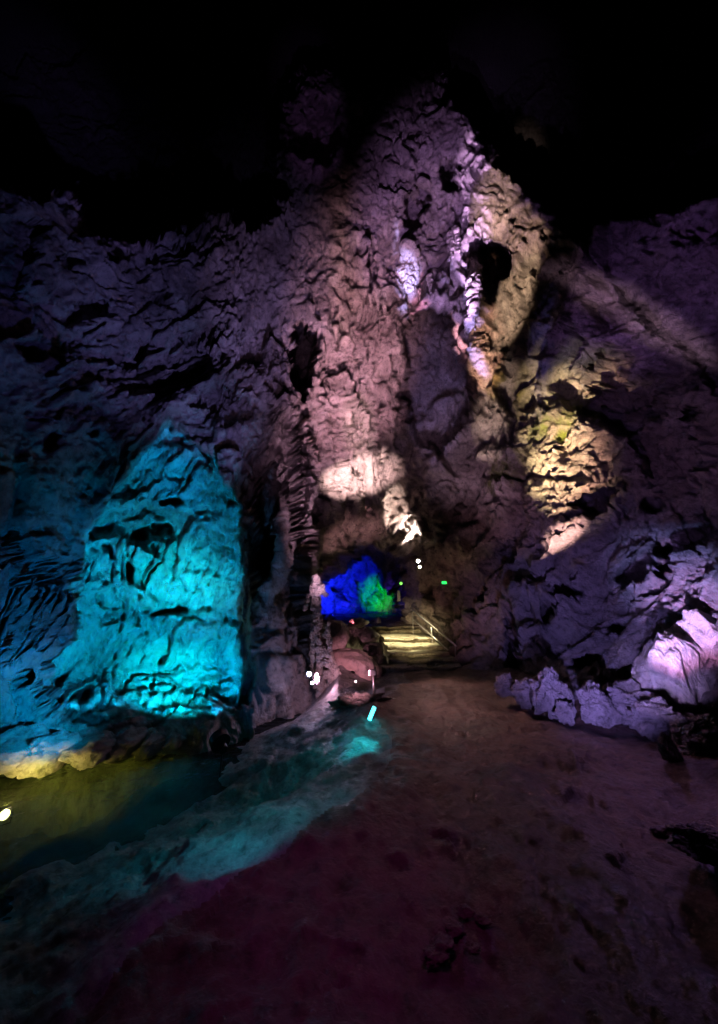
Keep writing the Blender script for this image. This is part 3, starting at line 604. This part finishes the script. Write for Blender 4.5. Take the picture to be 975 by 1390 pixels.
# added cyan flood, no lamp seen there; its mask cuts the beam to shape
def added_masked_flood(pos, tgt, outline, col, pw, deg, label, es=6):
    pos = Vector(pos); ax = (surf(*tgt)-pos).normalized(); D = .08
    r = empty('floodlight', pos); tag(r, label, 'lamp', 'added masked cyan floodlights')
    X_ = ax.cross(Vector((0, 0, 1))).normalized(); Y_ = X_.cross(ax)
    hole = []
    for (a, b_) in outline:
        d = surf(a, b_)-pos; d = d*(D/d.dot(ax)); hole.append((d.dot(X_), d.dot(Y_)))
    cx_ = sum(h[0] for h in hole)/len(hole); cy_ = sum(h[1] for h in hole)/len(hole)
    bm = bmesh.new(); R_ = D*math.tan(math.radians(deg/2))*1.35; Rs = []
    for z_ in (0, .003):
        a_ = [bm.verts.new(X_*h[0]+Y_*h[1]+ax*(D+z_)) for h in hole]
        b2 = []
        for h in hole:
            v_ = Vector((h[0]-cx_, h[1]-cy_)).normalized()*R_; b2.append(bm.verts.new(X_*(v_.x+cx_)+Y_*(v_.y+cy_)+ax*(D+z_)))
        Rs.append((a_, b2))
    n = len(hole)
    for k in range(n):
        k2 = (k+1) % n
        for (a_, b2) in Rs: bm.faces.new((a_[k], a_[k2], b2[k2], b2[k]))
        bm.faces.new((Rs[0][0][k], Rs[0][0][k2], Rs[1][0][k2], Rs[1][0][k])); bm.faces.new((Rs[0][1][k], Rs[0][1][k2], Rs[1][1][k2], Rs[1][1][k]))
    bmobj('beam_mask', bm, M_black, r)
    bm = tube([-ax*.13, -ax*.02], .05, 16); bmobj('housing', bm, M_black, r)
    bm = bmesh.new(); r0 = [bm.verts.new((X_*math.cos(t)+Y_*math.sin(t))*R_*1.04-ax*.02+X_*cx_+Y_*cy_) for t in [k*math.pi/14 for k in range(28)]]; r1 = [bm.verts.new(v.co+ax*(D+.02)) for v in r0]
    for k in range(28): bm.faces.new((r0[k], r0[(k+1) % 28], r1[(k+1) % 28], r1[k]))
    bm.faces.new(r0[::-1]); bmobj('barrel', bm, M_black, r)
    bm = tube([-ax*.02, -ax*.012], .04, 16); bmobj('lens', bm, plain('cyan_lens', (.5, .9, .95), .3, 0, col, es), r)
    bmobj('stand', tube([-ax*.08, -ax*.08-Vector((0, 0, .3))], .012), M_black, r)
    spot(pos, surf(*tgt), col, pw, deg, .12, .0015)
house = [(226,572),(238,588),(250,590),(268,614),(284,620),(298,640),(330,684),(327,740),(333,780),(324,830),(331,900),(326,945),(318,966),(270,962),(215,970),(150,964),(100,970),(24,955),(22,905),(52,880),(84,870),(98,840),(90,800),(100,760),(90,732),(122,706),(134,684),(168,655),(180,628),(204,606),(210,588)]
LF = V(300, 1008, 4.5)
added_masked_flood(LF, (225, 790), house, (.0, .46, .95), 2700, 92, 'added small black floodlight with a beam-shaping mask, aimed at the cyan recess', 1)
L2 = LF+(surf(250, 850)-LF).normalized()*.35
patch(255, 790, 2.8, 2.0, 0, (.0, .66, .90), 1.6, L2, 1, .002)
patch(225, 915, 2.6, 1.6, 0, (.0, .66, .80), 1.5, L2, 1, .002)
patch(150, 770, 2.2, 1.6, 0, (.0, .50, .90), .5, L2, 1, .002)
patch(235, 640, 2.4, 2.0, 0, (.0, .25, .9), .5, L2, 1, .002)
patch(60, 850, 2.8, 4.6, 0, (.0, .28, .95), .65, V(150, 1000, 4.0), 1)
patch(50, 960, 2.6, 1.8, 0, (.0, .38, .85), .9, V(150, 1000, 4.0), 1)
patch(110, 640, 5, 4, -30, (.0, .34, .8), .14, V(350, 1003, 4.7), 1)
patch(290, 570, 4, 3, 0, (.06, .40, .8), .10, V(350, 1000, 4.7), 1)
patch(365, 860, 1.8, 4.4, 0, (.03, .22, .7), .09, V(350, 1000, 4.7), 1)
patch(370, 700, 1.8, 3.4, 0, (.08, .25, .6), .06, V(350, 1000, 4.7), 1)
# dusky blue and purple up the slab and the roof
base = G(480, 975, .6)
cam_fill = Vector((-.4, 2.2, 1.0))  # added soft fill near the camera, with no lamp there
patch(235, 460, 9, 6, -32, (.32, .28, 1), .15, base, 1, .1)
patch(370, 400, 6, 7, -20, (.52, .36, 1), .20, base, 1, .1)
patch(60, 400, 7, 7, 0, (.20, .20, 1), .05, base, 1, .1)
patch(565, 275, 8, 6.5, 20, (.66, .36, 1), .28, base, 1, .1)
patch(660, 240, 5, 7, 40, (.62, .34, 1), .16, G(560, 960, .4), 1, .1)
patch(890, 390, 6, 6, 0, (.52, .24, 1), .14, Vector((-3, 4.5, 1.2)), 1, .1)
patch(850, 410, 1.1, 7, 37, (.95, .58, .9), .32, Vector((1.2, 3.0, 2.4)), 1, .1)
patch(420, 150, 4, 4, 0, (.55, .25, .9), .05, base, 1, .1)
patch(90, 140, 7, 5, 0, (.40, .22, .9), .05, base, 1, .1)
patch(820, 620, 9, 8, 0, (.45, .26, .85), .06, cam_fill, 1, .3)
patch(480, 560, 12, 10, 0, (.75, .42, .80), .07, cam_fill, 1, .3)
# mauve rib in the middle
patch(478, 500, 6.0, 8.6, 0, (1, .50, .70), 1.15, G(505, 935, .5), 1, .05)
patch(468, 400, 1.8, 4.0, 0, (1, .56, .56), .30, G(505, 935, .5), 1, .05)
patch(400, 620, 2.6, 8, 0, (.9, .50, .80), .34, G(505, 935, .5), 1, .05)
patch(480, 648, 3.6, 1.8, 0, (1, .66, .68), 4.2, G(492, 925, .9), .9)
patch(470, 590, 1.5, 3.4, 10, (1, .68, .68), .9, G(492, 925, .9), 1)
patch(535, 690, 1.5, 1.6, 0, (1, .74, .66), 3.2, V(560, 770, 11.2), .8)
patch(556, 712, .5, 1.8, -30, (1, .80, .74), 12., V(572, 775, 11.2), .8)
patch(470, 720, 3.4, 1.6, 0, (.9, .45, .50), .4, G(500, 920, .6), 1)
# niche: dim blue-violet with warm and lavender spots
patch(590, 520, 3.6, 6, 0, (.46, .34, 1), .16, G(560, 930, .4), 1)
patch(640, 620, 5, 4, 0, (.8, .50, .8), .16, G(600, 930, .4), 1)
patch(640, 330, 2.8, 1.8, 20, (.76, .46, 1), 3.0, V(600, 700, 11), .8)
patch(645, 420, .9, 4.0, -4, (.42, .34, 1), 1.3, V(600, 700, 11), .9)
patch(552, 368, 1.2, 1.8, 0, (.40, .38, 1), 3.2, V(560, 700, 11), .9)
patch(572, 395, 1.2, 1.2, 0, (1, .35, .62), .9, V(560, 700, 11), .9)
patch(628, 455, .9, 1.8, 0, (1, .45, .62), 1.5, V(600, 700, 11), .9)
patch(605, 380, 3.0, 3.6, 0, (.62, .38, 1), .6, V(590, 700, 11), 1)
warm = G(612, 920, .35)
patch(672, 285, 2.2, 2.6, -20, (1, .66, .56), .9, Vector((-1.5, 3.2, .8)), 1)
patch(705, 320, 3.0, 1.5, -50, (1, .64, .50), .8, Vector((-1.2, 3.4, .7)), .7)
patch(700, 425, 1.4, 3.6, -38, (1, .70, .48), 1.0, Vector((-1.2, 3.4, .7)), .6)
patch(660, 470, 1.6, 3.0, -15, (1, .52, .36), .9, warm, .8)
patch(670, 560, 1.6, 3.4, -28, (1, .72, .60), .6, warm, .9)
patch(560, 320, 5, 3, 20, (1, .58, .55), .14, warm, 1)
patch(740, 470, 1.6, 4, -30, (.30, .24, 1), .10, warm, 1)
# right: hot patch on the leaning slab
wr = G(655, 922, .4)
patch(758, 622, 2.6, 2.5, -25, (1, .76, .40), 2.6, wr, .8)
patch(785, 630, 2.2, 2.4, 0, (1, .52, .36), 1.8, wr, .9)
patch(830, 560, 3, 5, -10, (.9, .60, .42), .14, wr, 1)
patch(790, 690, 1.8, .8, 20, (1, .58, .52), 3.0, wr, .9)
patch(810, 500, 2.2, 2.6, 0, (.85, .82, .78), .16, wr, 1)
patch(690, 700, 4, 3, 0, (.75, .35, .5), .14, G(630, 960, .4), 1)
patch(640, 820, 4, 3.4, 0, (.9, .38, .34), .10, G(610, 960, .5), 1)
patch(900, 600, 4, 3.5, 0, (.7, .30, .6), .06, G(720, 1000, .5), 1)
# violet and blue floods low on the right
patch(950, 836, 1.8, 1.3, 0, (.95, .36, .95), 1.2, G(890, 1060, .3), 1)
patch(930, 800, 2.4, 1.6, 0, (.32, .34, 1), 1.6, G(890, 1060, .3), 1)
patch(905, 905, 1.5, 1.0, 0, (.50, .36, 1), .42, G(850, 1060, .5), .9)
patch(790, 880, 4.5, 3.2, 0, (.34, .26, 1), .32, G(790, 1040, .4), 1)
patch(800, 760, 5, 3, 0, (.40, .26, 1), .12, G(790, 1040, .4), 1)
patch(680, 860, 3, 3, 0, (.30, .20, .7), .06, G(700, 1010, .4), 1)
spot(V(500, 838, 12.6), V(530, 790, 14.2), (.16, .10, 1), 12, 120, 1); spot(V(470, 838, 13.5), V(450, 770, 15), (.06, .03, 1), 14, 120, 1)  # unseen low spots added as blue spill on the tunnel rim
# lamps one can see
flood(V(420, 915, 7.1), V(360, 1000, 0.5), (.75, .8, 1), 60, .11, 'upper and brighter white floodlight at the foot of the calcite column', 'twin floodlights')
flood(V(424, 927, 7.05), V(430, 1000, 0.5), (.95, .92, 1), 40, .075, 'smaller lower white floodlight at the foot of the calcite column', 'twin floodlights')
pointl(V(415, 917, 6.85), (.42, .45, 1), 9, .05); pointl(V(446, 930, 6.9), (1, .5, .75), 12, .05)
patch(436, 850, 1.2, 2.4, 0, (.95, .50, .95), 1.3, V(428, 940, 6.6), 1)
patch(470, 900, 2.0, 1.8, 0, (1, .42, .60), .26, G(500, 990, .5), 1)
flood(V(568, 761, 11.1), V(540, 900, 6), (1, .96, .8), 30, .14, 'upper white spotlight on the rock over the steps', 'pair of spotlights over the steps')
flood(V(570, 769, 11.1), V(560, 900, 6), (1, .93, .65), 14, .12, 'lower yellowish spotlight on the rock over the steps', 'pair of spotlights over the steps')
spot(V(568, 775, 10.6), V(548, 866, 10.4), (1, .88, .50), 1500, 70, .9); spot(V(575, 776, 10.9), V(574, 812, 11.6), (1, .85, .5), 30, 60, 1)
patch(570, 860, 3.0, 2.2, 0, (1, .75, .40), .30, G(560, 940, .9), 1)
# back chamber
spot(V(455, 832, 17.5), V(450, 792, 23), (.004, .012, 1), 6500, 60, .9); spot(V(470, 800, 17.0), V(490, 770, 23), (.004, .012, 1), 500, 120, 1); spot(V(440, 832, 16.5), V(434, 800, 18.5), (.004, .012, 1), 200, 120, 1); spot(V(515, 838, 18), V(514, 818, 22), (0, 1, .05), 9000, 25, .9); spot(V(540, 815, 15.8), V(543, 800, 18), (.10, .03, 1), 60, 90, 1)
patch(440, 770, 3, 2, 0, (.8, .18, .25), .04, V(480, 850, 10), 1)
# small things by the passage
sg = empty('exit_sign', V(603, 791, 10.1)); tag(sg, 'small green lit emergency sign on the dark wall right of the steps', 'exit sign')
bmobj('sign_case', box(.15, .03, .085, bev=.006), M_black, sg); bmobj('sign_face', box(.13, .01, .068, (0, -.018, 0), .002), plain('green_sign_face', (.05, .6, .2), .4, 0, (.02, 1, .12), 1.6), sg)
pointl(V(603, 791, 9.8), (.1, 1, .2), .6)
sg = empty('indicator_lamp', V(544.5, 792, 12.2)); tag(sg, 'tiny round green lamp at the right side of the arch', 'lamp')
bm = bmesh.new(); bmesh.ops.create_uvsphere(bm, u_segments=16, v_segments=10, radius=.05); bmobj('bulb', bm, plain('green_bulb', (.1, .6, .1), .4, 0, (.25, 1, .12), 1.2), sg, True); bmobj('mount', box(.05, .06, .05, (0, .07, 0)), M_black, sg)
pn = empty('notice_board', V(541.5, 809, 12.8)); tag(pn, 'narrow pale notice panel at the right edge of the blue chamber', 'notice board')
bmobj('panel', box(.09, .02, .34), plain('pale_panel', (.6, .62, .7), .5), pn); bmobj('frame', box(.11, .015, .36, (0, .012, 0)), M_metal, pn)
# post
pb = V(509, 950, 5.9); ph = V(506, 913, 5.9); ps = empty('short_post', pb); tag(ps, 'short steel post with a small box on top beside the path', 'post'); 
bmobj('pole', tube([(0, 0, -.15), ph-pb], .018), M_metal, ps, True); bmobj('control_box', box(.10, .06, .075, tuple(ph-pb), .008), M_black, ps); bmobj('cap', box(.03, .05, .085, tuple(ph-pb-Vector((.055, 0, 0))), .004), M_metal, ps)
spot(V(470, 985, 5.0), V(500, 940, 5.9), (.40, .32, 1), 16, 70, .8)
# strip lamp
a = V(501.5, 977, 5.0); b_ = V(508.5, 960, 5.05); mdl = (a+b_)/2; st = empty('strip_lamp', mdl); tag(st, 'short glowing cyan strip lamp on the rock beside the path', 'lamp')
bmobj('lens', tube([a-mdl, b_-mdl], .026, 12), plain('cyan_lens', (.5, .9, .95), .3, 0, (.06, .85, 1), 5), st, True)
bmobj('housing', tube([(a-mdl)*1.2+Vector((.0, .05, -.02)), (b_-mdl)*1.2+Vector((.0, .05, -.02))], .04, 12), M_black, st, True)
tl = G(486, 988, .75)  # unseen origin added above the strip lamp to spread teal over the bank
spot(V(503, 965, 4.75)+Vector((0, -.05, .22)), V(484, 1072, 3.9), (0, .68, .80), 70, 40, .7, .02); spot(V(500, 968, 4.8)+Vector((-.05, 0, .2)), G(445, 1030, -.2), (0, .52, .62), 16, 70, 1, .03)
spot(tl, G(400, 1080, -.2), (.0, .48, .58), 30, 62, 1, .03); spot(tl, G(300, 1150, -.3), (.0, .42, .56), 60, 42, 1, .03); spot(tl, G(200, 1240, -.45), (.0, .36, .56), 110, 30, 1, .03); pointl(V(505, 966, 4.85), (0, .7, .85), 1.0, .02)
sl = flood(V(483, 925, 6.5), V(470, 1000, 3), (1, .9, .95), 2.5, .05, 'tiny black lamp with a white dot on the bank left of the post')
bs = V(537, 1043, 4.1); flood(bs, V(520, 1100, 1.5), None, 0, .13, 'black unlit spotlight in the dark hollow below the strip lamp')
# yellow lamp in the shallows
yl = V(5, 1106, 3.95); fy = flood(yl, V(60, 1120, 3), (1, .95, .35), 14, .13, 'yellow lamp sunk in the water at the left edge'); 
spot(V(-14, 1108, 3.9), V(80, 1060, 4.6), (1, .80, .08), 130, 90, 1, .05); spot(V(4, 1096, 4.0), V(40, 1075, 4.5), (1, .85, .14), 60, 120, 1, .04); spot(V(10, 1100, 3.9), V(80, 1015, 4.9), (1, .70, .30), 45, 90, 1, .05)
# floor fill
spot(V(560, 780, 9.5), V(630, 985, 6.0), (1, .55, .50), 210, 46, 1, .1)
spot((1.0, 8.2, 2.4), G(650, 985), (1, .42, .50), 120, 62, 1, .08); spot((3.6, 5.4, 1.1), G(760, 1120), (.62, .30, 1), 16, 90, 1, .05)
spot((-.1, 1.6, 3.0), G(455, 1240), (.85, .10, 1), 85, 48, 1, .2)
spot((2.2, 3.6, 2.2), G(930, 1120), (.62, .32, 1), 30, 60, 1, .2)
# ------------------------------------------------------------------ world
w = bpy.data.worlds.new('World'); S.world = w; w.use_nodes = True; wnt = w.node_tree; bg = wnt.nodes['Background']
sky = wnt.nodes.new('ShaderNodeTexSky'); sky.sky_type = 'NISHITA'; sky.sun_disc = False; sky.sun_elevation = math.radians(2); wnt.links.new(sky.outputs[0], bg.inputs[0]); bg.inputs[1].default_value = .0005
